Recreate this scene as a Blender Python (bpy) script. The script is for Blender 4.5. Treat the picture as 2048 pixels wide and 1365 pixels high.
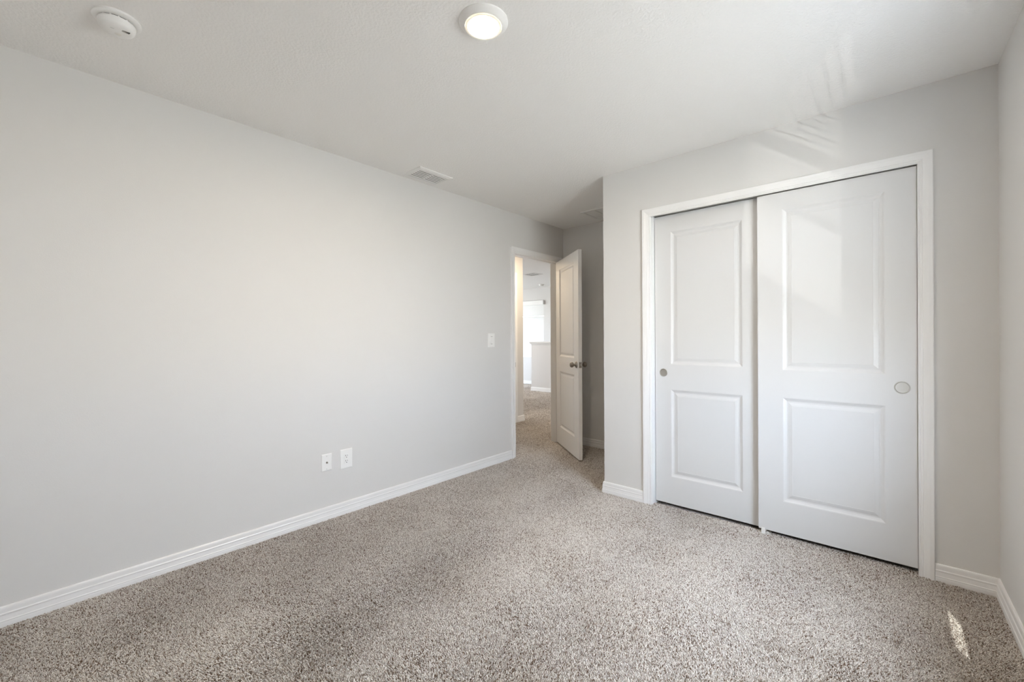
import bpy, bmesh, math, random
import numpy as np
from mathutils import Vector, Matrix

random.seed(7)
for o in list(bpy.data.objects):
    bpy.data.objects.remove(o)
SC = bpy.context.scene
COL = SC.collection

# ------------------------------------------------------------------ camera
cam_data = bpy.data.cameras.new('camera')
cam = bpy.data.objects.new('camera', cam_data)
COL.objects.link(cam)
CF = Vector((-0.6610222, 0.75036552, -0.00111681))
CR = Vector((0.75035951, 0.66100908, -0.00525402))
CU = Vector((0.00320422, 0.00431103, 0.99998557))
CAM_Z = 1.20036
cam.matrix_world = Matrix(((CR.x, CU.x, -CF.x, 0.0), (CR.y, CU.y, -CF.y, 0.0),
                           (CR.z, CU.z, -CF.z, CAM_Z), (0, 0, 0, 1)))
cam_data.sensor_width = 36.0
cam_data.lens = 849.144 / 2048 * 36.0
cam_data.shift_y = -(682.5 - 675.722) / 2048
cam_data.clip_start = 0.02
SC.camera = cam

# ------------------------------------------------------------------ exposure
SC.view_settings.view_transform = 'Standard'
SC.view_settings.look = 'None'
SC.view_settings.exposure = 0.04
SC.view_settings.gamma = 1.0
SC.view_settings.use_curve_mapping = False
SC.cycles.use_denoising = True
SC.cycles.max_bounces = 24
SC.cycles.diffuse_bounces = 16
SC.cycles.glossy_bounces = 6
SC.cycles.transparent_max_bounces = 12
SC.cycles.sample_clamp_indirect = 12.0
SC.cycles.caustics_reflective = False
SC.cycles.caustics_refractive = False

# ------------------------------------------------------------------ sky
SKY = 38.0
world = bpy.data.worlds.new('overcast_sky')
SC.world = world
world.use_nodes = True
bg = world.node_tree.nodes['Background']
bg.inputs['Strength'].default_value = SKY
_wn, _wl = world.node_tree.nodes, world.node_tree.links
_tc = _wn.new('ShaderNodeTexCoord')
_sx = _wn.new('ShaderNodeSeparateXYZ')
_wl.new(_tc.outputs['Generated'], _sx.inputs[0])
_ma = _wn.new('ShaderNodeMath')
_ma.operation = 'MULTIPLY_ADD'
_ma.inputs[1].default_value = 0.5
_ma.inputs[2].default_value = 0.5
_wl.new(_sx.outputs['Z'], _ma.inputs[0])
_wr = _wn.new('ShaderNodeValToRGB')          # bright overcast sky; pale sunlit ground far off, the house's own shade close by
_we = _wr.color_ramp.elements
_we[0].position, _we[0].color = 0.20, (0.20, 0.20, 0.20, 1)
_we[1].position, _we[1].color = 0.53, (0.85, 0.95, 1.15, 1)
for _q, _c in ((0.38, (0.50, 0.50, 0.50, 1)), (0.48, (0.83, 0.83, 0.84, 1))):
    _e = _we.new(_q)
    _e.color = _c
_wl.new(_ma.outputs[0], _wr.inputs[0])
_wl.new(_wr.outputs['Color'], bg.inputs['Color'])

# ------------------------------------------------------------------ sun
sun_data = bpy.data.lights.new('sun', 'SUN')
sun_data.energy = 10.0
sun_data.angle = math.radians(0.12)
sun_data.color = (1.0, 0.97, 0.92)
sun = bpy.data.objects.new('sun', sun_data)
COL.objects.link(sun)
sun.location = (3, -3, 6)
sun.rotation_euler = Vector((-0.227, 0.65, -1.0)).to_track_quat('-Z', 'Y').to_euler()

# low sunlight thrown back up into the bedroom by a sunlit window across the yard
glint_data = bpy.data.lights.new('sun_glint', 'SUN')
glint_data.energy = 0.7
glint_data.angle = math.radians(0.35)
glint_data.color = (1.0, 0.97, 0.93)
glint = bpy.data.objects.new('sun_glint', glint_data)
COL.objects.link(glint)
glint.location = (5, -3, -1)
glint.rotation_euler = Vector((-0.706, 1.0, 0.52)).to_track_quat('-Z', 'Y').to_euler()

# ------------------------------------------------------------------ room dimensions
H = 2.44
XL, XR = -2.785, 0.389
Y1, Y2, YB = 2.932, 4.060, -0.55
XC = -1.637
T = 0.115
DY0, DY1, DZ = 3.206, 3.972, 2.040          # clear door opening in the left wall
CX0, CX1, CZ = -1.257, 0.119, 2.078         # clear closet opening
WY0, WY1, WZ0, WZ1 = 1.22, 2.13, 0.70, 2.10  # window in the right wall
YF, XW = 8.45, -9.0                          # far loft wall, west loft wall
FX0, FX1 = -7.27, -6.39                      # far loft window
HX, HY = -3.91, 4.68                         # wall across the hall and where it ends


def portal(name, loc, normal, w, h):
    d = bpy.data.lights.new(name, 'AREA')
    d.shape = 'RECTANGLE'
    d.size, d.size_y = w, h
    d.cycles.is_portal = True
    o = bpy.data.objects.new(name, d)
    COL.objects.link(o)
    o.location = loc
    o.rotation_euler = Vector(normal).to_track_quat('-Z', 'Z').to_euler()


portal('sky_portal', (XR + 0.15, (WY0 + WY1) / 2, (WZ0 + WZ1) / 2), (-1, 0, 0), WY1 - WY0, WZ1 - WZ0)
portal('sky_portal', ((FX0 + FX1) / 2, YF + 0.14, 1.4), (0, -1, 0), FX1 - FX0, 1.4)
portal('sky_portal', (XW - 0.14, 6.6, 1.4), (1, 0, 0), 1.3, 1.4)


# ------------------------------------------------------------------ materials
def nodes_of(m):
    m.use_nodes = True
    nt = m.node_tree
    return nt, nt.nodes, nt.links, nt.nodes['Principled BSDF']


def paint(name, col, rough, bump_scale=0, bump=0.0, detail=2.0, dist=0.002, var=0.0, spec=0.5):
    m = bpy.data.materials.new(name)
    nt, N, L, P = nodes_of(m)
    P.inputs['Base Color'].default_value = (*col, 1)
    P.inputs['Roughness'].default_value = rough
    P.inputs['Specular IOR Level'].default_value = spec
    geo = N.new('ShaderNodeNewGeometry')
    if bump_scale:
        no = N.new('ShaderNodeTexNoise')
        no.inputs['Scale'].default_value = bump_scale
        no.inputs['Detail'].default_value = detail
        L.new(geo.outputs['Position'], no.inputs['Vector'])
        b = N.new('ShaderNodeBump')
        b.inputs['Strength'].default_value = bump
        b.inputs['Distance'].default_value = dist
        L.new(no.outputs['Fac'], b.inputs['Height'])
        L.new(b.outputs['Normal'], P.inputs['Normal'])
    if var:
        n2 = N.new('ShaderNodeTexNoise')
        n2.inputs['Scale'].default_value = 3.0
        L.new(geo.outputs['Position'], n2.inputs['Vector'])
        mx = N.new('ShaderNodeMix')
        mx.data_type = 'RGBA'
        mx.inputs[6].default_value = (*[c * (1 - var) for c in col], 1)
        mx.inputs[7].default_value = (*[min(1, c * (1 + var)) for c in col], 1)
        L.new(n2.outputs['Fac'], mx.inputs[0])
        L.new(mx.outputs[2], P.inputs['Base Color'])
    return m


def metal(name, col, rough):
    m = bpy.data.materials.new(name)
    nt, N, L, P = nodes_of(m)
    P.inputs['Metallic'].default_value = 1.0
    P.inputs['Roughness'].default_value = rough
    no = N.new('ShaderNodeTexNoise')
    no.inputs['Scale'].default_value = 60
    r = N.new('ShaderNodeMix')
    r.data_type = 'RGBA'
    r.inputs[6].default_value = (*[c * 0.8 for c in col], 1)
    r.inputs[7].default_value = (*col, 1)
    L.new(no.outputs['Fac'], r.inputs[0])
    L.new(r.outputs[2], P.inputs['Base Color'])
    return m


def emitter(name, col, strength, base=(0.9, 0.9, 0.88)):
    m = bpy.data.materials.new(name)
    nt, N, L, P = nodes_of(m)
    P.inputs['Base Color'].default_value = (*base, 1)
    P.inputs['Roughness'].default_value = 0.4
    P.inputs['Emission Color'].default_value = (*col, 1)
    P.inputs['Emission Strength'].default_value = strength
    return m


def glass_mat():
    m = bpy.data.materials.new('window_glass')
    nt, N, L, P = nodes_of(m)
    N.remove(P)
    tr = N.new('ShaderNodeBsdfTransparent')
    tr.inputs['Color'].default_value = (0.94, 0.96, 0.95, 1)
    gl = N.new('ShaderNodeBsdfGlossy')
    gl.inputs['Roughness'].default_value = 0.02
    fr = N.new('ShaderNodeFresnel')
    ge = N.new('ShaderNodeNewGeometry')
    io = N.new('ShaderNodeMath')
    io.operation = 'MULTIPLY_ADD'
    io.inputs[1].default_value = 1 / 1.45 - 1.45
    io.inputs[2].default_value = 1.45
    L.new(ge.outputs['Backfacing'], io.inputs[0])
    L.new(io.outputs[0], fr.inputs['IOR'])
    mx = N.new('ShaderNodeMixShader')
    L.new(fr.outputs[0], mx.inputs[0])
    L.new(tr.outputs[0], mx.inputs[1])
    L.new(gl.outputs[0], mx.inputs[2])
    L.new(mx.outputs[0], N['Material Output'].inputs['Surface'])
    return m


def slat_mat():
    m = bpy.data.materials.new('translucent_slat')
    nt, N, L, P = nodes_of(m)
    tl = N.new('ShaderNodeBsdfTranslucent')
    tl.inputs['Color'].default_value = (1.0, 0.99, 0.97, 1)
    P.inputs['Base Color'].default_value = (0.74, 0.74, 0.73, 1)
    P.inputs['Roughness'].default_value = 0.5
    mx = N.new('ShaderNodeMixShader')
    mx.inputs[0].default_value = 0.018
    L.new(P.outputs[0], mx.inputs[1])
    L.new(tl.outputs[0], mx.inputs[2])
    L.new(mx.outputs[0], N['Material Output'].inputs['Surface'])
    return m


def carpet_mat():
    m = bpy.data.materials.new('carpet')
    nt, N, L, P = nodes_of(m)
    P.inputs['Roughness'].default_value = 0.95
    P.inputs['Specular IOR Level'].default_value = 0.1
    P.inputs['Sheen Weight'].default_value = 0.15
    geo = N.new('ShaderNodeNewGeometry')
    vo = N.new('ShaderNodeTexVoronoi')
    vo.inputs['Scale'].default_value = 190
    L.new(geo.outputs['Position'], vo.inputs['Vector'])
    sep = N.new('ShaderNodeSeparateColor')
    L.new(vo.outputs['Color'], sep.inputs[0])
    ns = N.new('ShaderNodeTexNoise')
    ns.inputs['Scale'].default_value = 330
    ns.inputs['Detail'].default_value = 3
    L.new(geo.outputs['Position'], ns.inputs['Vector'])
    # pile lying one way or the other: wide soft patches
    pa = N.new('ShaderNodeTexNoise')
    pa.inputs['Scale'].default_value = 3.2
    pa.inputs['Detail'].default_value = 5
    pa.inputs['Roughness'].default_value = 0.6
    pa.inputs['Distortion'].default_value = 0.6
    L.new(geo.outputs['Position'], pa.inputs['Vector'])
    a = N.new('ShaderNodeMath')
    a.operation = 'MULTIPLY_ADD'
    a.inputs[1].default_value = 0.55
    L.new(sep.outputs[0], a.inputs[0])
    s = N.new('ShaderNodeMath')
    s.operation = 'MULTIPLY'
    s.inputs[1].default_value = 0.75
    L.new(ns.outputs['Fac'], s.inputs[0])
    L.new(s.outputs[0], a.inputs[2])
    p2 = N.new('ShaderNodeMath')
    p2.operation = 'MULTIPLY_ADD'
    p2.inputs[1].default_value = 0.7
    p2.inputs[2].default_value = -0.35
    L.new(pa.outputs['Fac'], p2.inputs[0])
    t = N.new('ShaderNodeMath')
    t.operation = 'ADD'
    L.new(a.outputs[0], t.inputs[0])
    L.new(p2.outputs[0], t.inputs[1])
    cr = N.new('ShaderNodeValToRGB')
    cr.color_ramp.elements[0].position = 0.22
    cr.color_ramp.elements[0].color = (0.085, 0.064, 0.050, 1)
    cr.color_ramp.elements[1].position = 0.9
    cr.color_ramp.elements[1].color = (0.49, 0.455, 0.42, 1)
    e = cr.color_ramp.elements.new(0.5)
    e.color = (0.275, 0.245, 0.22, 1)
    L.new(t.outputs[0], cr.inputs[0])
    L.new(cr.outputs[0], P.inputs['Base Color'])
    h = N.new('ShaderNodeMath')
    h.operation = 'MULTIPLY_ADD'
    h.inputs[1].default_value = -60.0
    L.new(vo.outputs['Distance'], h.inputs[0])
    L.new(ns.outputs['Fac'], h.inputs[2])
    b = N.new('ShaderNodeBump')
    b.inputs['Strength'].default_value = 0.7
    b.inputs['Distance'].default_value = 0.004
    L.new(ns.outputs['Fac'], b.inputs['Height'])
    L.new(b.outputs['Normal'], P.inputs['Normal'])
    return m


def yarn_mat():
    m = bpy.data.materials.new('carpet_yarn')
    nt, N, L, P = nodes_of(m)
    P.inputs['Roughness'].default_value = 0.95
    P.inputs['Specular IOR Level'].default_value = 0.1
    hi = N.new('ShaderNodeHairInfo')
    geo = N.new('ShaderNodeNewGeometry')
    pa = N.new('ShaderNodeTexNoise')
    pa.inputs['Scale'].default_value = 3.0
    pa.inputs['Detail'].default_value = 5
    pa.inputs['Roughness'].default_value = 0.6
    pa.inputs['Distortion'].default_value = 0.5
    L.new(geo.outputs['Position'], pa.inputs['Vector'])
    t = N.new('ShaderNodeMath')
    t.operation = 'MULTIPLY_ADD'
    t.inputs[1].default_value = 0.5
    L.new(pa.outputs['Fac'], t.inputs[0])
    L.new(hi.outputs['Random'], t.inputs[2])
    s = N.new('ShaderNodeMath')
    s.operation = 'ADD'
    s.inputs[1].default_value = -0.25
    L.new(t.outputs[0], s.inputs[0])
    cr = N.new('ShaderNodeValToRGB')
    els = [(0.0, (0.17, 0.112, 0.076)), (0.11, (0.30, 0.24, 0.195)), (0.30, (0.62, 0.575, 0.53)), (1.0, (0.78, 0.74, 0.695))]
    cr.color_ramp.elements[0].position, cr.color_ramp.elements[0].color = els[0][0], (*els[0][1], 1)
    cr.color_ramp.elements[1].position, cr.color_ramp.elements[1].color = els[3][0], (*els[3][1], 1)
    for q, c in els[1:3]:
        e = cr.color_ramp.elements.new(q)
        e.color = (*c, 1)
    L.new(s.outputs[0], cr.inputs[0])
    L.new(cr.outputs[0], P.inputs['Base Color'])
    return m


M = {
    'yarn': yarn_mat(),
    'wall': paint('greige_wall_paint', (0.700, 0.690, 0.678), 0.75, 190, 0.12, 2, 0.002, 0.012, 0.3),
    'ceiling': paint('ceiling_texture_paint', (0.88, 0.875, 0.865), 0.9, 95, 0.6, 3, 0.004, 0.008, 0.2),
    'trim': paint('white_semigloss_trim', (0.84, 0.84, 0.84), 0.32, 0, 0, var=0.006),
    'door': paint('white_satin_door', (0.685, 0.685, 0.688), 0.40, 0, 0, var=0.006),
    'plastic': paint('white_plastic', (0.86, 0.86, 0.85), 0.35, 0, 0, var=0.004),
    'plastic_cream': paint('offwhite_plastic', (0.80, 0.79, 0.75), 0.4, 0, 0, var=0.004),
    'grille': paint('white_enamel', (0.80, 0.80, 0.79), 0.4, 0, 0, var=0.004),
    'dark': paint('dark_recess', (0.045, 0.042, 0.04), 0.9, 0, 0, var=0.05),
    'nickel': metal('satin_nickel', (0.62, 0.60, 0.56), 0.34),
    'bronze': metal('aged_nickel', (0.36, 0.32, 0.28), 0.3),
    'steel': metal('galvanised_steel', (0.80, 0.80, 0.79), 0.55),
    'lens': emitter('lamp_lens', (1.0, 0.82, 0.60), 520.0),
    'hall_lens': emitter('hall_lamp_lens', (1.0, 0.80, 0.56), 520.0),
    'lens_rim': emitter('lamp_lens_rim', (1.0, 0.90, 0.70), 0.50, (0.74, 0.72, 0.62)),
    'glass': glass_mat(),
    'slat': slat_mat(),
    'carpet': carpet_mat(),
    'vinyl': paint('white_vinyl', (0.82, 0.82, 0.81), 0.4, 0, 0, var=0.004),
    'mask': paint('mask_paint', (0.6, 0.58, 0.55), 0.8, 0, 0, var=0.03),
}


# ------------------------------------------------------------------ helpers
def obj(name, bm, mat, parent=None, smooth=False, bevel=0.0, angle=40):
    bmesh.ops.remove_doubles(bm, verts=bm.verts, dist=1e-6)
    bmesh.ops.recalc_face_normals(bm, faces=bm.faces)
    me = bpy.data.meshes.new(name)
    bm.to_mesh(me)
    bm.free()
    o = bpy.data.objects.new(name, me)
    COL.objects.link(o)
    me.materials.append(M[mat])
    if smooth:
        for p in me.polygons:
            p.use_smooth = True
        me.set_sharp_from_angle(angle=math.radians(angle))
    if bevel:
        md = o.modifiers.new('bevel', 'BEVEL')
        md.width = bevel
        md.segments = 2
        md.limit_method = 'ANGLE'
    if parent:
        o.parent = parent
    return o


def add_pile():
    """cut pile of the carpet: one strand per tuft, rooted in the backing"""
    rng = np.random.default_rng(11)
    regions = [(XL, XR + 0.02, YB, Y1, 0.0038, 0.00175), (XL, XC, Y1, Y2, 0.0044, 0.0020), (CX0, CX1, Y1, Y1 + 0.05, 0.0044, 0.0020),
               (XL - T, XL, DY0, DY1, 0.0055, 0.0023), (HX, XL - T, 2.4, 5.0, 0.0058, 0.0026), (-7.6, XL - T, 5.0, YF, 0.0085, 0.0038),
               (-7.6, HX, HY, 5.0, 0.0085, 0.0038)]
    roots, rads = [], []
    for xa, xb, ya, yb, st, r in regions:
        gx, gy = np.meshgrid(np.arange(xa + st / 2, xb, st), np.arange(ya + st / 2, yb, st))
        p = np.stack([gx.ravel(), gy.ravel()], 1)
        p += rng.uniform(-0.42, 0.42, p.shape) * st
        roots.append(p)
        rads.append(np.full(len(p), r))
    p, r = np.concatenate(roots), np.concatenate(rads)
    n = len(p)
    # the pile lies over in soft patches, as walked and vacuumed
    k = rng.normal(0, 1, (10, 2)) * 4.5
    ph = rng.uniform(0, 6.28, (10, 2))
    lean = np.stack([np.sin(p @ k.T + ph[:, 0]).sum(1), np.sin(p @ k[::-1].T + ph[:, 1]).sum(1)], 1) * 0.00042
    lean += rng.normal(0, 0.0019, (n, 2))
    hgt = rng.normal(0.0108, 0.0010, n)
    pos = np.zeros((n, 3, 3), np.float32)
    pos[:, :, :2] = p[:, None, :]
    pos[:, 1, :2] += lean * 0.35
    pos[:, 2, :2] += lean * 1.3
    pos[:, 0, 2] = -0.0105
    pos[:, 1, 2] = -0.0105 + hgt * 0.6
    pos[:, 2, 2] = -0.0105 + hgt
    rad = (r * rng.uniform(0.8, 1.2, n))[:, None] * np.array([[0.9, 1.1, 0.6]])
    cu = bpy.data.hair_curves.new('pile')
    cu.add_curves([3] * n)
    cu.attributes['position'].data.foreach_set('vector', pos.ravel())
    ra = cu.attributes.get('radius') or cu.attributes.new('radius', 'FLOAT', 'POINT')
    ra.data.foreach_set('value', rad.astype(np.float32).ravel())
    cu.materials.append(M['yarn'])
    o = bpy.data.objects.new('pile', cu)
    COL.objects.link(o)
    o.parent = floor
    o['kind'] = 'stuff'


def thing(name, label, cat, loc=(0, 0, 0), rot=(0, 0, 0), group=None, kind=None):
    o = bpy.data.objects.new(name, None)
    COL.objects.link(o)
    o.location = loc
    o.rotation_euler = rot
    o.empty_display_size = 0.05
    return tag(o, label, cat, group, kind)


def tag(o, label, cat, group=None, kind=None):
    o['label'] = label
    o['category'] = cat
    if group:
        o['group'] = group
    if kind:
        o['kind'] = kind
    return o


def struct(name, bm, mat, label, cat, **k):
    return tag(obj(name, bm, mat, **k), label, cat, kind='structure')


def box(bm, x0, x1, y0, y1, z0, z1):
    v = [bm.verts.new(p) for p in ((x0, y0, z0), (x1, y0, z0), (x1, y1, z0), (x0, y1, z0),
                                   (x0, y0, z1), (x1, y0, z1), (x1, y1, z1), (x0, y1, z1))]
    for f in ((0, 3, 2, 1), (4, 5, 6, 7), (0, 1, 5, 4), (1, 2, 6, 5), (2, 3, 7, 6), (3, 0, 4, 7)):
        bm.faces.new([v[i] for i in f])
    return bm


def boxes(*bs):
    bm = bmesh.new()
    for b in bs:
        box(bm, *b)
    return bm


def lathe(bm, prof, seg=40, axis='z', origin=(0, 0, 0), sign=1):
    """prof: (radius, height) pairs turned round an axis."""
    ox, oy, oz = origin
    rings = []
    for r, h in prof:
        ring = []
        for i in range(seg if r > 1e-7 else 1):
            a = 2 * math.pi * i / seg
            c, s = r * math.cos(a), r * math.sin(a)
            h2 = h * sign
            p = {'z': (ox + c, oy + s, oz + h2), 'y': (ox + c, oy + h2, oz + s), 'x': (ox + h2, oy + c, oz + s)}[axis]
            ring.append(bm.verts.new(p))
        rings.append(ring)
    for A, B in zip(rings, rings[1:]):
        for i in range(seg):
            j = (i + 1) % seg
            if len(A) == 1 and len(B) == 1:
                continue
            if len(A) == 1:
                bm.faces.new((A[0], B[i], B[j]))
            elif len(B) == 1:
                bm.faces.new((A[i], A[j], B[0]))
            else:
                bm.faces.new((A[i], A[j], B[j], B[i]))
    return bm


def sweep(bm, path, prof, mapf):
    """path: 2-D polyline; prof: (offset to the left of the path, out); mitred corners, closed ends."""
    n = len(path)
    P = [Vector(p) for p in path]
    offs = []
    for i in range(n):
        ds = []
        if i > 0:
            ds.append((P[i] - P[i - 1]).normalized())
        if i < n - 1:
            ds.append((P[i + 1] - P[i]).normalized())
        ns = [Vector((-d.y, d.x)) for d in ds]
        if len(ns) == 1:
            offs.append(ns[0])
        else:
            b = (ns[0] + ns[1]).normalized()
            offs.append(b / max(0.2, b.dot(ns[0])))
    secs = []
    for i in range(n):
        secs.append([bm.verts.new(mapf(P[i] + offs[i] * a, b)) for a, b in prof])
    m = len(prof)
    for A, B in zip(secs, secs[1:]):
        for i in range(m):
            j = (i + 1) % m
            bm.faces.new((A[i], A[j], B[j], B[i]))
    bm.faces.new(secs[0])
    bm.faces.new(list(reversed(secs[-1])))
    return bm


BASE = [(0, 0.082), (0.005, 0.082), (0.0085, 0.078), (0.0095, 0.072), (0.0095, 0.056), (0.0115, 0.0535), (0.0125, 0.051),
        (0.0108, 0.048), (0.0105, 0.044), (0.0118, 0.030), (0.0122, 0.0265), (0.014, 0.0245), (0.0145, 0.022), (0.0132, 0.020),
        (0.014, 0.014), (0.0142, -0.0105), (0, -0.0105)]
CASE = [(0, 0), (0, 0.0075), (0.002, 0.009), (0.0055, 0.009), (0.0075, 0.0075), (0.0095, 0.0075), (0.0115, 0.0092), (0.0155, 0.0098),
        (0.0175, 0.0088), (0.0200, 0.0105), (0.030, 0.0120), (0.040, 0.0145), (0.0535, 0.0158), (0.0565, 0.0145), (0.057, 0.012), (0.057, 0)]


def baseboard(name, path, label):
    bm = bmesh.new()
    sweep(bm, path, BASE, lambda p, z: (p.x, p.y, z))
    return struct(name, bm, 'trim', label, 'baseboard')


def wall(name, p0, p1, holes, label, thick=T, side=-1, z1=H, ext0=0.0, ext1=0.0):
    """A wall from p0 to p1; its room face is the line p0-p1 and its thickness goes to the right (side=-1) or left."""
    a, b = Vector(p0), Vector(p1)
    d = (b - a)
    Ln = d.length
    d.normalize()
    nrm = Vector((-d.y, d.x)) * side
    bm = bmesh.new()
    ss = sorted({-ext0, Ln + ext1, *[h[0] for h in holes], *[h[1] for h in holes]})
    cols = list(zip(ss, ss[1:]))

    def slab(s0, s1, za, zb):
        c = [a + d * s0, a + d * s1, a + d * s1 + nrm * thick, a + d * s0 + nrm * thick]
        v = [bm.verts.new((p.x, p.y, z)) for z in (za, zb) for p in c]
        for f in ((0, 3, 2, 1), (4, 5, 6, 7), (0, 1, 5, 4), (1, 2, 6, 5), (2, 3, 7, 6), (3, 0, 4, 7)):
            bm.faces.new([v[i] for i in f])

    for s0, s1 in cols:
        hs = [h for h in holes if h[0] <= s0 + 1e-6 and h[1] >= s1 - 1e-6]
        if not hs:
            slab(s0, s1, -0.02, z1)
        else:
            h = hs[0]
            if h[2] > 0.001:
                slab(s0, s1, -0.02, h[2])
            slab(s0, s1, h[3], z1)
    me_bm = bm
    me = bpy.data.meshes.new(name)
    bmesh.ops.recalc_face_normals(me_bm, faces=me_bm.faces)
    me_bm.to_mesh(me)
    me_bm.free()
    o = bpy.data.objects.new(name, me)
    COL.objects.link(o)
    me.materials.append(M['wall'])
    return tag(o, label, 'wall', kind='structure')


# ------------------------------------------------------------------ shell
floor = struct('floor', boxes((XW - 0.2, XR + 0.6, YB - 0.2, YF + 0.3, -0.12, -0.010)), 'carpet',
       'speckled grey-beige cut pile carpet covering the bedroom and running into the hall', 'carpet')
add_pile()
struct('ceiling', boxes((XW - 0.2, XR + 0.18, YB - 0.2, YF + 0.3, H, H + 0.12)), 'ceiling',
       'pale grey ceiling with a fine sprayed texture', 'ceiling')

wall('wall_left', (XL, YB), (XL, Y2), [(DY0 - 0.018 - YB, DY1 + 0.018 - YB, 0, DZ + 0.018)],
     'long blank greige wall on the left with the doorway at its far end', side=1, ext0=T, ext1=T)
wall('wall_closet', (XC, Y1), (XR, Y1), [(CX0 - 0.018 - XC, CX1 + 0.018 - XC, 0, CZ + 0.018)],
     'greige wall framing the sliding closet doors', side=1, ext1=T)
wall('wall_closet_side', (XC, Y1 + T), (XC, Y2), [], 'side of the closet facing the entry recess', side=-1)
wall('wall_alcove', (XL, Y2), (XR + T, Y2), [], 'shaded wall at the end of the recess behind the open door', side=1)
RA = 0.0069
wall('wall_right', (XR, Y1), (XR + RA * (Y1 - YB), YB), [(Y1 - WY1, Y1 - WY0, WZ0, WZ1)],
     'greige wall at the right edge beside the closet', side=1, thick=0.16, ext0=Y2 - Y1 + T, ext1=T)
wall('wall_back', (XR + 0.03, YB), (XL, YB), [], 'greige wall behind the viewer', side=1, ext0=T)
# beyond the doorway
wall('wall_hall', (HX, HY), (HX, 1.2), [], 'warm lit wall across the hall seen through the doorway', side=-1)
wall('wall_loft_return', (XW, HY), (HX - T, HY), [], 'wall turning away from the hall corner into the loft', side=-1)
wall('wall_hall_end', (HX, 1.2), (XL - T, 1.2), [], 'wall closing the near end of the hall', side=-1)
wall('wall_hall_near', (XL - T, Y2 + T), (XL - T, YF), [], 'hall wall continuing past the doorway', side=-1)
wall('wall_loft_far', (XW, YF), (XL, YF), [(FX0 - XW, FX1 - XW, 0.68, 2.08)], 'far loft wall with the bright window', side=1, thick=0.15, ext0=T, ext1=T)
wall('wall_loft_west', (XW, HY), (XW, YF), [(5.95 - HY, 7.25 - HY, 0.68, 2.08)], 'loft wall turned away from the doorway', side=1, thick=0.15)

# half wall in the loft with its cap
struct('wall_half', boxes((-5.97, XL - T - 0.002, 7.43, 7.55, -0.02, 1.035)), 'wall',
       'low half wall with a white cap in the loft beyond the doorway', 'half wall')
bm = bmesh.new()
CAP = [(0, 0), (0.012, 0), (0.016, 0.008), (0.018, 0.022), (0.034, 0.036), (0.040, 0.042), (0.040, 0.066), (0, 0.066)]
sweep(bm, [(XL - T - 0.003, 7.43), (-5.97, 7.43), (-5.97, 7.55), (XL - T - 0.003, 7.55)],
      CAP, lambda p, z: (p.x, p.y, 1.035 + z))
box(bm, -5.97, XL - T - 0.003, 7.43, 7.55, 1.035, 1.101)
struct('trim_8', bm, 'trim', 'white moulded cap on top of the loft half wall', 'trim')

# ------------------------------------------------------------------ baseboards
baseboard('baseboard_left', [(XL, DY0 - 0.063), (XL, YB)], 'white ridged baseboard along the long left wall')
baseboard('baseboard_closet', [(CX0 - 0.061, Y1), (XC, Y1), (XC, Y2 - 0.014)], 'short white baseboard wrapping the closet corner by the recess')
baseboard('baseboard_right', [(XR + RA * (Y1 - YB), YB), (XR, Y1), (CX1 + 0.058, Y1)],
          'white baseboard right of the closet turning along the right wall')
baseboard('baseboard_alcove', [(XC - 0.001, Y2), (XL + 0.002, Y2)], 'shaded white baseboard in the recess behind the open door')
baseboard('baseboard_hall', [(HX - T, HY), (HX, HY), (HX, 4.483 + 0.062)], 'white baseboard end at the hall corner through the doorway')
baseboard('baseboard_loft_half', [(XL - T - 0.002, 7.43), (-5.97, 7.43), (-5.97, 7.55)], 'white baseboard along the foot of the loft half wall')
baseboard('baseboard_loft_far', [(XL - T, YF), (XW, YF)], 'white baseboard under the far loft window')


# ------------------------------------------------------------------ door trim
def casing_yz(x, sgn, y0, y1, zt):
    """casing round an opening in a wall of constant x; sgn is the side it stands proud on"""
    bm = bmesh.new()
    sweep(bm, [(y1, -0.010), (y1, zt), (y0, zt), (y0, -0.010)], [(-a, b) for a, b in CASE],
          lambda p, b: (x + sgn * b, p.x, p.y))
    return bm


t1 = thing('trim_1', 'white moulded casing and jamb around the bedroom doorway', 'door frame', (XL, DY0, 0), kind='structure')


def under(o, root):
    o.parent = root
    o.matrix_parent_inverse = Matrix.Translation(-root.location) if root.rotation_euler.to_quaternion().angle == 0 else root.matrix_basis.inverted()
    return o


under(obj('casing', casing_yz(XL, 1, DY0 - 0.004, DY1 + 0.004, DZ + 0.004), 'trim'), t1)
under(obj('casing', casing_yz(XL - T, -1, DY0 - 0.004, DY1 + 0.004, DZ + 0.004), 'trim'), t1)
under(obj('jamb', boxes((XL - T, XL, DY0 - 0.0178, DY0, -0.010, DZ + 0.0178), (XL - T, XL, DY1, DY1 + 0.0178, -0.010, DZ + 0.0178),
                        (XL - T, XL, DY0, DY1, DZ, DZ + 0.0178)), 'trim'), t1)
under(obj('door_stop', boxes((XL - 0.072, XL - 0.040, DY0, DY0 + 0.011, 0, DZ), (XL - 0.072, XL - 0.040, DY1 - 0.011, DY1, 0, DZ),
                             (XL - 0.072, XL - 0.040, DY0 + 0.011, DY1 - 0.011, DZ - 0.011, DZ)), 'trim'), t1)
sp = under(obj('strike_plate', boxes((XL - 0.034, XL - 0.0015, DY0, DY0 + 0.002, 0.895, 0.952), (XL - 0.006, XL - 0.0015, DY0 + 0.002, DY0 + 0.011, 0.900, 0.947)), 'bronze'), t1)
sp['label'] = 'small dark metal strike plate'

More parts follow.
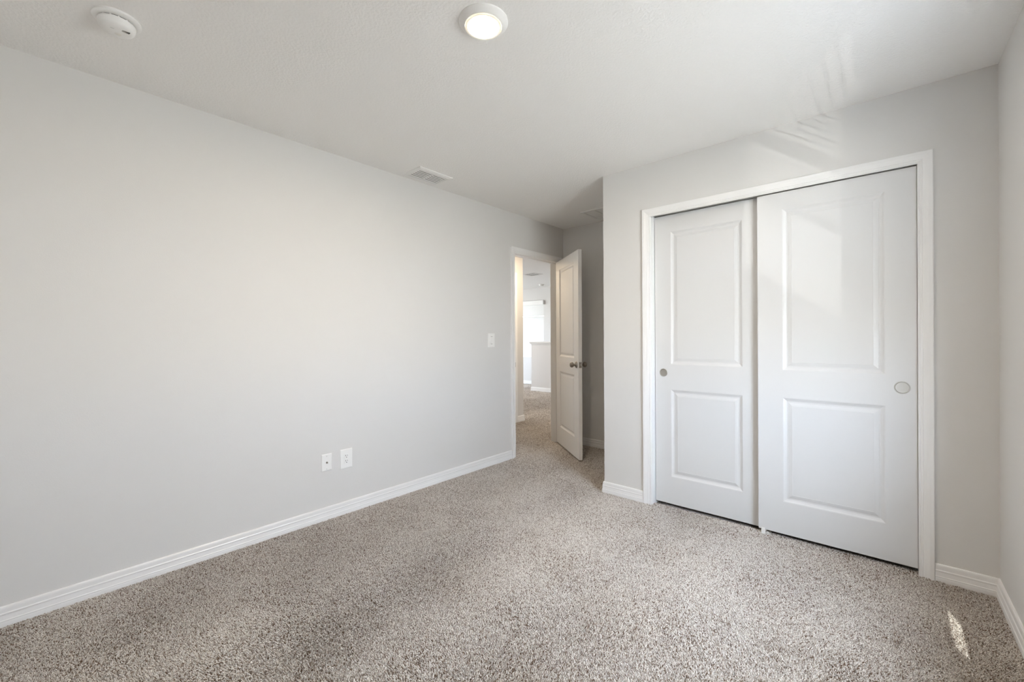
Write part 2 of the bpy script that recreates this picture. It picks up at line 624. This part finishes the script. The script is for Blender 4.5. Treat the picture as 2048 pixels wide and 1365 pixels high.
t2 = thing('trim_2', 'white moulded casing around the sliding closet doors', 'door frame', ((CX0 + CX1) / 2, Y1, 0), kind='structure')
bm = bmesh.new()
sweep(bm, [(CX0 - 0.004, -0.010), (CX0 - 0.004, 2.054), (CX1 + 0.000, 2.054), (CX1 + 0.000, -0.010)],
      [(a, b) for a, b in CASE], lambda p, b: (p.x, Y1 - b, p.y))
under(obj('casing', bm, 'trim'), t2)
under(obj('jamb', boxes((CX0 - 0.0178, CX0, Y1, Y1 + T, -0.010, CZ), (CX1, CX1 + 0.0178, Y1, Y1 + T, -0.010, CZ),
                        (CX0 - 0.0178, CX1 + 0.0178, Y1, Y1 + T, CZ, CZ + 0.0178)), 'trim'), t2)


def track():
    bm = bmesh.new()
    sec = [(0.004, 0.0), (0.100, 0.0), (0.100, -0.020), (0.098, -0.020), (0.098, -0.002), (0.054, -0.002), (0.054, -0.014),
           (0.052, -0.014), (0.052, -0.002), (0.006, -0.002), (0.006, -0.012), (0.004, -0.012)]
    A = [bm.verts.new((CX0, Y1 + y, CZ - 0.0005 + z)) for y, z in sec]
    B = [bm.verts.new((CX1, Y1 + y, CZ - 0.0005 + z)) for y, z in sec]
    for i in range(len(sec)):
        j = (i + 1) % len(sec)
        bm.faces.new((A[i], A[j], B[j], B[i]))
    bm.faces.new(A)
    bm.faces.new(B[::-1])
    return bm


tag(obj('sliding_door_track', track(), 'steel'), 'grey metal track showing in the gap above the recessed closet door', 'track')

# casing of another door along the hall
t3 = thing('trim_3', 'white door casing on the warm wall across the hall', 'door frame', (HX, 4.4, 0), kind='structure')
under(obj('casing', casing_yz(HX, 1, 3.72, 4.483, 2.05), 'trim'), t3)
under(obj('door_panel', boxes((HX, HX + 0.004, 3.72, 4.483, 0.01, 2.05)), 'door'), t3)


# ------------------------------------------------------------------ panelled doors
def door_leaf(W, Hh, thick, panels, both=True):
    """front at y=0 (facing -y), back at y=thick; panels: (x0, x1, z0, z1)"""
    bm = bmesh.new()
    steps = [(0, 0), (0.004, 0.0012), (0.010, 0.005), (0.018, 0.0085), (0.023, 0.0092), (0.0235, 0.0082), (0.027, 0.0082),
             (0.038, 0.0050), (0.0475, 0.0030), (0.048, 0.0038), (0.049, 0.0038)]

    def face(y, sg):
        xs = sorted({0, W, *[p[0] for p in panels], *[p[1] for p in panels]})
        zs = sorted({0, Hh, *[p[2] for p in panels], *[p[3] for p in panels]})
        for xa, xb in zip(xs, xs[1:]):
            for za, zb in zip(zs, zs[1:]):
                pan = [p for p in panels if p[0] <= xa and p[1] >= xb and p[2] <= za and p[3] >= zb]
                if not pan:
                    bm.faces.new([bm.verts.new((x, y, z)) for x, z in ((xa, za), (xb, za), (xb, zb), (xa, zb))])
                    continue
                loops = []
                for t, d in steps:
                    loops.append([bm.verts.new((x, y + sg * d, z)) for x, z in
                                  ((xa + t, za + t), (xb - t, za + t), (xb - t, zb - t), (xa + t, zb - t))])
                for A, B in zip(loops, loops[1:]):
                    for i in range(4):
                        j = (i + 1) % 4
                        bm.faces.new((A[i], A[j], B[j], B[i]))
                bm.faces.new(loops[-1])
        return xs, zs

    xs, zs = face(0, 1)
    if both:
        face(thick, -1)
    else:
        bm.faces.new([bm.verts.new((x, thick, z)) for x, z in ((0, 0), (W, 0), (W, Hh), (0, Hh))])
    bl = xs if both else [0, W]
    zl = zs if both else [0, Hh]
    for z in (0, Hh):
        bm.faces.new([bm.verts.new((x, 0, z)) for x in xs] + [bm.verts.new((x, thick, z)) for x in reversed(bl)])
    for x in (0, W):
        bm.faces.new([bm.verts.new((x, 0, z)) for z in zs] + [bm.verts.new((x, thick, z)) for z in reversed(zl)])
    return bm


def std_panels(W, a=0.129, b=0.126):
    return [(a, W - b, 0.191, 0.808), (a, W - b, 0.971, 1.925)]


# hinged bedroom door, standing open into the room
TH = math.radians(51.7)
W1, TK = 0.757, 0.035
# local x runs from the hinge to the free end, local +y is the face that looks into the bedroom when shut
ux = Vector((math.sin(TH), -math.cos(TH), 0))
d1 = thing('door_1', 'white two-panel hinged door standing ajar beside the entry recess', 'door',
           (XL + 0.002, DY1 - 0.003, 0.017), (0, 0, math.atan2(ux.y, ux.x)), kind='structure')
# local y axis = z x ux -> pointing to the recess; hall face is at local y = -TK
leaf = obj('leaf', door_leaf(W1, 2.022, TK, std_panels(W1, 0.132, 0.132)), 'trim', d1)
leaf.location = (0, -TK, 0)
KX, KZ = W1 - 0.060, 0.912
KNOB = [(0.0, 0.0), (0.0315, 0.0), (0.0325, 0.002), (0.0318, 0.005), (0.028, 0.009), (0.0225, 0.0115), (0.0165, 0.014), (0.0135, 0.019),
        (0.0115, 0.025), (0.0118, 0.029), (0.0150, 0.0315), (0.0215, 0.0345), (0.0252, 0.0400), (0.0268, 0.0475), (0.0260, 0.0550),
        (0.0225, 0.0610), (0.0165, 0.0650), (0.0080, 0.0668), (0.0, 0.0670)]
for sgn, y in ((-1, -TK), (1, 0.0)):
    kb = obj('knob', lathe(bmesh.new(), KNOB[7:], 32, 'y', (KX, y, KZ), sgn), 'bronze', d1, smooth=True)
    kb['label'] = 'round dark nickel knob'
    rs = obj('rosette', lathe(bmesh.new(), KNOB[:8], 32, 'y', (KX, y, KZ), sgn), 'bronze', kb, smooth=True)
lp = obj('latch_plate', boxes((W1 - 0.001, W1 + 0.0012, -TK / 2 - 0.0125, -TK / 2 + 0.0125, KZ - 0.0285, KZ + 0.0285)), 'bronze', d1, bevel=0.0006)
lb = lathe(bmesh.new(), [(0.0, 0.0005), (0.0085, 0.0005), (0.0085, 0.0015), (0.0075, 0.009), (0.0, 0.010)], 24, 'x', (W1 + 0.001, -TK / 2, KZ), 1)
obj('latch_bolt', lb, 'nickel', lp, smooth=True)
for dz in (-0.021, 0.021):
    obj('screw', lathe(bmesh.new(), [(0.0, 0.0018), (0.0025, 0.0016), (0.0035, 0.0005), (0.0035, 0.0)], 12, 'x', (W1 + 0.001, -TK / 2, KZ + dz), 1), 'nickel', lp)
for hz in (0.18, 1.00, 1.82):
    hb = lathe(bmesh.new(), [(0, 0), (0.006, 0), (0.006, 0.089), (0, 0.089)], 14, 'z', (-0.002, 0.006, hz))
    obj('hinge', hb, 'bronze', d1, smooth=True)


# sliding closet doors
def pull(parent, x, z, R):
    prof = [(R, 0.0), (R, 0.0018), (R - 0.0012, 0.0030), (R - 0.0036, 0.0030), (R - 0.0050, 0.0016), (R - 0.0056, 0.0008), (0.006, 0.0005), (0, 0.0005)]
    p = obj('finger_pull', lathe(bmesh.new(), prof, 48, 'y', (x, 0, z), -1), 'nickel', parent, smooth=True)
    p['label'] = 'round recessed nickel finger pull'


WS = 0.7065
d2 = thing('door_2', 'right-hand sliding closet door, white two-panel, standing in front', 'door', (-0.589, Y1 + 0.012, 0.026), kind='structure')
obj('leaf', door_leaf(WS, 2.024, 0.035, std_panels(WS, 0.129, 0.121), False), 'door', d2)
pull(d2, 0.650, 0.906, 0.0315)
W3 = 0.700
d3 = thing('door_3', 'left-hand sliding closet door, white two-panel, set further back', 'door', (-1.2535, Y1 + 0.060, 0.016), kind='structure')
obj('leaf', door_leaf(W3, 2.042, 0.035, [(0.112, W3 - 0.131, 0.191, 0.808), (0.112, W3 - 0.131, 0.985, 1.925)], False), 'door', d3)
pull(d3, 0.060, 0.926, 0.0285)

g = thing('door_guide', 'small white plastic floor guide under the overlap of the closet doors', 'door guide', (-0.560, Y1 + 0.03, 0))
obj('guide_base', boxes((-0.022, 0.030, -0.010, 0.080, -0.010, 0.001)), 'plastic_cream', g, bevel=0.001)
obj('upright', boxes((-0.014, 0.008, -0.0245, -0.0195, -0.010, 0.036)), 'plastic', g, bevel=0.001)
obj('upright', boxes((-0.014, 0.008, 0.0205, 0.0265, 0.001, 0.036)), 'plastic', g, bevel=0.001)
obj('clip', lathe(bmesh.new(), [(0.005, 0.0), (0.009, 0.0), (0.009, 0.006), (0.005, 0.006), (0.005, 0.0)], 20, 'y', (0.020, -0.024, 0.008), 1), 'plastic', g, smooth=True)

# ------------------------------------------------------------------ ceiling fixtures
LAMP = (-1.183, 1.183, H)


def downlight(label, loc, lens='lens', group=None):
    t = thing('ceiling_light', label, 'light', loc, group=group)
    tr = obj('trim_ring', lathe(bmesh.new(), [(0.0965, 0.0), (0.0965, -0.0025), (0.0945, -0.0050), (0.0900, -0.0085), (0.0830, -0.0140),
                                              (0.0765, -0.0185), (0.0735, -0.0195), (0.0720, -0.0190), (0.0715, -0.004), (0.0965, 0.0)], 72), 'plastic', t, smooth=True)
    rm = obj('lens_rim', lathe(bmesh.new(), [(0.0716, -0.0170), (0.0715, -0.0200), (0.0690, -0.0215), (0.0625, -0.0222), (0.0610, -0.0212), (0.0605, -0.0170)], 72), 'lens_rim', t, smooth=True)
    ln = obj('lens', lathe(bmesh.new(), [(0.0606, -0.0200), (0.0450, -0.0206), (0.0250, -0.0209), (0.0, -0.0210)], 72), lens, t, smooth=True)
    return t


downlight('round flush ceiling light, lit, with a white trim ring in the bedroom', LAMP)
downlight('round flush ceiling light in the hall outside the door', (-3.40, 4.15, H), 'hall_lens')
downlight('round ceiling light added unseen around the hall corner to brighten the loft', (-6.3, 5.9, H), 'hall_lens')  # extra unseen lamp, brightens the loft and its half wall

sd = thing('smoke_detector', 'round white smoke detector on the ceiling at the upper left', 'smoke detector', (-2.232, 0.228, H))
obj('base_plate', lathe(bmesh.new(), [(0.0, 0.0), (0.073, 0.0), (0.0735, -0.003), (0.0725, -0.008), (0.068, -0.011), (0.058, -0.012), (0.050, -0.012), (0.0, -0.012)], 64), 'plastic', sd, smooth=True)
obj('sensor_gap', lathe(bmesh.new(), [(0.050, -0.011), (0.050, -0.018), (0.0, -0.018)], 48), 'dark', sd, smooth=True)
bd = obj('housing', lathe(bmesh.new(), [(0.0, -0.0165), (0.0555, -0.0165), (0.0565, -0.0180), (0.0560, -0.024), (0.0535, -0.036), (0.0490, -0.043), (0.0420, -0.047),
                                        (0.0300, -0.0492), (0.0150, -0.0500), (0.0, -0.0502)], 64), 'plastic', sd, smooth=True)
bm = bmesh.new()
for i in range(14):
    a = 2 * math.pi * i / 14
    c, s = math.cos(a), math.sin(a)
    b0 = len(bm.verts)
    box(bm, 0.0495, 0.0545, -0.0022, 0.0022, -0.0168, -0.0115)
    bm.verts.ensure_lookup_table()
    for v in list(bm.verts)[b0:]:
        x, y = v.co.x, v.co.y
        v.co.x, v.co.y = x * c - y * s, x * s + y * c
obj('spacer', bm, 'plastic', sd)
bm = bmesh.new()
for i in range(-3, 4):
    for j in (-1, 0, 1):
        cx, cy = 0.0235 + j * 0.0040, 0.0225 + i * 0.0034 + j * 0.001
        box(bm, cx - 0.0013, cx + 0.0013, cy - 0.0009, cy + 0.0009, -0.0496, -0.0470)
gr = obj('sounder_slots', bm, 'dark', bd)
bt = obj('test_button', lathe(bmesh.new(), [(0.0, -0.0508), (0.009, -0.0506), (0.0105, -0.0500), (0.0105, -0.0485)], 28, 'z', (-0.010, 0.004, 0)), 'plastic_cream', sd, smooth=True)
obj('indicator_lens', boxes((0.016, 0.019, -0.021, -0.010, -0.0502, -0.0480)), 'steel', bd)


def register(name, label, loc, sx, sy, cols, rows, fill=0.27, group=None):
    """ceiling register sx by sy, hanging just under the ceiling; cols banks along y of rows blades each"""
    t = thing(name, label, 'vent', loc, group=group)
    bm = bmesh.new()
    hx, hy, ix, iy = sx / 2, sy / 2, sx / 2 - 0.030, sy / 2 - 0.030
    L0 = [(-hx, -hy, 0), (hx, -hy, 0), (hx, hy, 0), (-hx, hy, 0)]
    L1 = [(a * (1 - 0.002 / hx), b * (1 - 0.002 / hy), -0.004) for a, b, _ in L0]
    L2 = [(math.copysign(ix + 0.006, a), math.copysign(iy + 0.006, b), -0.011) for a, b, _ in L0]
    L3 = [(math.copysign(ix, a), math.copysign(iy, b), -0.011) for a, b, _ in L0]
    L4 = [(math.copysign(ix, a), math.copysign(iy, b), -0.001) for a, b, _ in L0]
    R = [[bm.verts.new(p) for p in l] for l in (L0, L1, L2, L3, L4)]
    for A, B in zip(R, R[1:]):
        for i in range(4):
            j = (i + 1) % 4
            bm.faces.new((A[i], A[j], B[j], B[i]))
    obj('frame', bm, 'grille', t)
    obj('duct', boxes((-ix, ix, -iy, iy, -0.0015, -0.0005)), 'dark', t)
    bw = 2 * iy / cols
    for c in range(1, cols):
        y = -iy + c * bw
        obj('divider', boxes((-ix, ix, y - 0.005, y + 0.005, -0.011, -0.0015)), 'grille', t)
    for c in range(cols):
        ya, yb = -iy + c * bw + (0.005 if c else 0), -iy + (c + 1) * bw - (0.005 if c < cols - 1 else 0)
        for r in range(rows):
            x = -ix + (r + 0.5) * 2 * ix / rows
            b = bmesh.new()
            w = 2 * ix / rows * fill
            sec = [(x + w, -0.0086), (x + w - 0.0016, -0.0078), (x - w, -0.0090), (x - w, -0.0106), (x - w + 0.002, -0.0108)]
            A = [b.verts.new((px, ya, pz)) for px, pz in sec]
            B = [b.verts.new((px, yb, pz)) for px, pz in sec]
            for i in range(len(sec)):
                j = (i + 1) % len(sec)
                b.faces.new((A[i], A[j], B[j], B[i]))
            b.faces.new(A)
            b.faces.new(B[::-1])
            obj('blade', b, 'grille', t)
    return t


register('ceiling_register', 'white louvred ceiling vent close to the long left wall', (-2.625, 2.022, H), 0.210, 0.308, 2, 6)
register('ceiling_register', 'small louvred ceiling vent in the loft beyond the doorway', (-5.22, 6.55, H), 0.30, 0.30, 2, 6, 0.15)

# flat return-air grille in the recess, mostly hidden by the closet corner
rg = thing('return_grille', 'white framed ceiling grille in the dark entry recess, partly hidden by the closet corner', 'vent', (-2.00, 3.769, H))
bm = bmesh.new()
hx, hy = 0.275, 0.152
box(bm, -hx, hx, -hy, -hy + 0.022, -0.010, 0)
box(bm, -hx, hx, hy - 0.022, hy, -0.010, 0)
box(bm, -hx, -hx + 0.022, -hy + 0.022, hy - 0.022, -0.010, 0)
box(bm, hx - 0.022, hx, -hy + 0.022, hy - 0.022, -0.010, 0)
obj('frame', bm, 'grille', rg, bevel=0.002)
for k in range(1, 4):
    x = -hx + 0.022 + k * (2 * hx - 0.044) / 4
    obj('divider', boxes((x - 0.004, x + 0.004, -hy + 0.022, hy - 0.022, -0.0085, -0.001)), 'steel', rg)
for k in range(4):
    x0 = -hx + 0.026 + k * (2 * hx - 0.044) / 4
    obj('grille_panel', boxes((x0, x0 + (2 * hx - 0.044) / 4 - 0.008, -hy + 0.026, hy - 0.026, -0.0065, -0.002)), 'grille', rg)

hs = thing('smoke_detector', 'tiny round white detector on the loft ceiling near the far wall', 'smoke detector', (-6.08, 7.95, H))
obj('base_plate', lathe(bmesh.new(), [(0.0, 0), (0.075, 0), (0.075, -0.012), (0.0, -0.012)], 32), 'plastic', hs, smooth=True)
obj('housing', lathe(bmesh.new(), [(0.058, -0.012), (0.056, -0.035), (0.045, -0.046), (0.0, -0.048)], 32), 'plastic', hs, smooth=True)


# ------------------------------------------------------------------ plates on the left wall (local x out of the wall, y along it)
def plate(bm, w, h, d=0.006):
    p = [(-1, -1), (1, -1), (1, 1), (-1, 1)]
    A = [bm.verts.new((0, a * w / 2, b * h / 2)) for a, b in p]
    B = [bm.verts.new((d * 0.55, a * w / 2, b * h / 2)) for a, b in p]
    C = [bm.verts.new((d, a * (w / 2 - 0.005), b * (h / 2 - 0.005))) for a, b in p]
    for X, Y in ((A, B), (B, C)):
        for i in range(4):
            j = (i + 1) % 4
            bm.faces.new((X[i], X[j], Y[j], Y[i]))
    bm.faces.new(C)
    bm.faces.new(A[::-1])
    return bm


sw = thing('light_switch', 'white rocker light switch on the left wall beside the doorway', 'switch', (XL, 2.866, 1.172))
obj('cover_plate', plate(bmesh.new(), 0.088, 0.131), 'plastic', sw, smooth=True, angle=20)
obj('rocker_slot', boxes((0.0055, 0.0063, -0.0125, 0.0125, -0.0350, 0.0350)), 'dark', sw)
bm = bmesh.new()
v = [bm.verts.new(p) for p in ((0.006, -0.0165, -0.033), (0.006, 0.0165, -0.033), (0.006, 0.0165, 0.033), (0.006, -0.0165, 0.033),
                               (0.0105, -0.0165, -0.033), (0.0105, 0.0165, -0.033), (0.0075, 0.0165, 0.0), (0.0075, -0.0165, 0.0),
                               (0.0078, 0.0165, 0.033), (0.0078, -0.0165, 0.033))]
for f in ((0, 1, 2, 3), (4, 5, 6, 7), (7, 6, 8, 9), (0, 1, 5, 4), (3, 2, 8, 9), (0, 4, 7, 9, 3), (1, 5, 6, 8, 2)):
    bm.faces.new([v[i] for i in f])
obj('rocker', bm, 'plastic', sw)

cp = thing('cable_outlet', 'smaller white wall plate with one dark cable jack, left of the power outlet', 'wall plate', (XL, 1.295, 0.376))
obj('cover_plate', plate(bmesh.new(), 0.070, 0.112), 'plastic', cp, smooth=True, angle=20)
cj = obj('cable_jack', lathe(bmesh.new(), [(0.0, 0.012), (0.0022, 0.012), (0.0022, 0.015), (0.0046, 0.015), (0.0046, 0.008), (0.0070, 0.008), (0.0070, 0.0055)], 6, 'x', (0, 0, 0)), 'bronze', cp)
for dz in (-0.042, 0.042):
    obj('screw', lathe(bmesh.new(), [(0, 0.0072), (0.0026, 0.007), (0.0034, 0.0058)], 16, 'x', (0, 0, dz)), 'steel', cp)

po = thing('power_outlet', 'larger white duplex power outlet with slots, low on the left wall', 'power outlet', (XL, 1.431, 0.373))
obj('cover_plate', plate(bmesh.new(), 0.086, 0.131), 'plastic', po, smooth=True, angle=20)
fc = obj('receptacle', boxes((0.0055, 0.0075, -0.0165, 0.0165, -0.0335, 0.0335)), 'plastic', po, bevel=0.0008)
for cz in (-0.0175, 0.0175):
    bm = bmesh.new()
    box(bm, 0.0072, 0.0078, -0.0078, -0.0052, cz + 0.000, cz + 0.0095)
    box(bm, 0.0072, 0.0078, 0.0052, 0.0074, cz + 0.001, cz + 0.0085)
    lathe(bm, [(0, 0.0078), (0.0029, 0.0078), (0.0029, 0.0072)], 16, 'x', (0, 0, cz - 0.0075))
    obj('socket_slots', bm, 'dark', fc)


# ------------------------------------------------------------------ windows
def window(name, label, origin, ang, w, z0, z1, depth=0.15, rail=0.475):
    """single-hung window; local x along the wall, local y out of the room, origin at the lower inner corner"""
    t = thing(name, label, 'window', (*origin, z0), (0, 0, ang), kind='structure')
    h = z1 - z0
    yo = depth - 0.055
    f = 0.035
    obj('window_frame', boxes((0, f, yo, depth, 0, h), (w - f, w, yo, depth, 0, h), (f, w - f, yo, depth, 0, f), (f, w - f, yo, depth, h - f, h)), 'vinyl', t)
    mz = h * rail
    obj('meeting_rail', boxes((f, w - f, yo + 0.005, depth - 0.01, mz - 0.022, mz + 0.022)), 'vinyl', t)
    obj('lower_sash', boxes((f, f + 0.03, yo + 0.005, yo + 0.03, f, mz - 0.022), (w - f - 0.03, w - f, yo + 0.005, yo + 0.03, f, mz - 0.022),
                            (f + 0.03, w - f - 0.03, yo + 0.005, yo + 0.03, f, f + 0.035)), 'vinyl', t)
    obj('glass_pane', boxes((f + 0.03, w - f - 0.03, yo + 0.016, yo + 0.019, f + 0.035, mz - 0.022)), 'glass', t)
    obj('glass_pane', boxes((f, w - f, yo + 0.036, yo + 0.039, mz + 0.022, h - f)), 'glass', t)
    obj('window_sill', boxes((0.0, w, -0.004, yo, 0.0, 0.018)), 'trim', t, bevel=0.004)
    return t


window('window_1', 'bedroom window in the right wall, out of frame', (XR + RA * (Y1 - WY1), WY1), -math.pi / 2 + RA, WY1 - WY0, WZ0, WZ1, 0.155, 0.64)
window('window_2', 'bright white window with a blind at the far end of the loft', (FX0, YF), 0, FX1 - FX0, 0.68, 2.08)
window('fill_window', 'loft window added out of sight to the left to light the hall', (XW, 5.95), math.pi / 2, 1.3, 0.68, 2.08)  # unseen opening added to let more daylight into loft and hall

# blind in the far loft window
bl = thing('window_blind', 'white horizontal blind partly raised in the far loft window', 'blind', (FX0, YF, 0.68))
WB = FX1 - FX0
obj('valance', boxes((-0.01, WB + 0.02, -0.055, -0.004, 1.325, 1.435)), 'vinyl', bl, bevel=0.004)
obj('headrail', boxes((0.005, WB - 0.005, 0.0, 0.05, 1.345, 1.395)), 'vinyl', bl)
zz = 1.325
while zz > 1.06:                                  # slats bunched up under the valance
    obj('slat', boxes((0.01, WB - 0.01, 0.034, 0.038, zz - 0.014, zz + 0.014)) if len(bl.children) % 2 else boxes((0.01, WB - 0.01, 0.040, 0.044, zz - 0.014, zz + 0.014)), 'slat', bl)
    zz -= 0.022
zz = 1.045
while zz > 0.05:                                  # slats turned shut, each lapping the next
    zl = max(zz - 0.114, 0.030)
    b = bmesh.new()
    v = [b.verts.new(p) for x in (0.01, WB - 0.01) for p in ((x, 0.040, zz), (x, 0.0415, zz), (x, 0.0335, zl), (x, 0.032, zl))]
    for f in ((0, 1, 2, 3), (7, 6, 5, 4), (0, 4, 5, 1), (1, 5, 6, 2), (2, 6, 7, 3), (3, 7, 4, 0)):
        b.faces.new([v[i] for i in f])
    obj('slat', b, 'slat', bl)
    zz -= 0.100
obj('bottom_rail', boxes((0.008, WB - 0.008, 0.012, 0.062, 0.020, 0.034)), 'vinyl', bl, bevel=0.002)

b1 = thing('window_blind', 'white horizontal blind half lowered in the bedroom window, slats tilted open', 'blind', (XR + 0.058, WY0 + 0.012, 1.30))
WB1 = WY1 - WY0 - 0.024
obj('headrail', boxes((-0.026, 0.026, 0, WB1, 0.750, 0.795)), 'vinyl', b1, bevel=0.003)
obj('bottom_rail', boxes((-0.025, 0.025, 0, WB1, 0.000, 0.016)), 'vinyl', b1, bevel=0.003)
zz = 0.052
while zz < 0.745:
    b = bmesh.new()
    sec = [(-0.024, 0.011), (-0.024, 0.013), (0.0, 0.0035), (0.024, -0.009), (0.024, -0.011), (0.0, 0.0015)]
    A = [b.verts.new((px, 0.004, zz + pz)) for px, pz in sec]
    B = [b.verts.new((px, WB1 - 0.004, zz + pz)) for px, pz in sec]
    for i in range(len(sec)):
        j = (i + 1) % len(sec)
        b.faces.new((A[i], A[j], B[j], B[i]))
    b.faces.new(A)
    b.faces.new(B[::-1])
    obj('slat', b, 'vinyl', b1)
    zz += 0.043

# ------------------------------------------------------------------ added sheet outside the bedroom window, notched to shape the sun patch
bm = bmesh.new()
edge = [(XR + 0.165, -1.5), (0.85, -1.5), (0.85, 0.56), (0.810, 0.618), (0.778, 0.690), (0.774, 0.808), (0.777, 0.985), (0.811, 0.867), (0.85, 0.81), (0.85, 5.5), (XR + 0.165, 5.5)]
lo = [bm.verts.new((x, y, 2.55)) for x, y in edge]
hi = [bm.verts.new((x, y, 2.552)) for x, y in edge]
bm.faces.new(lo)
bm.faces.new(hi[::-1])
for i in range(len(edge)):
    j = (i + 1) % len(edge)
    bm.faces.new((lo[i], lo[j], hi[j], hi[i]))
struct('sun_mask', bm, 'mask', 'thin sheet added outside the bedroom window to cut the sunlight to a sliver', 'sun_blocker')
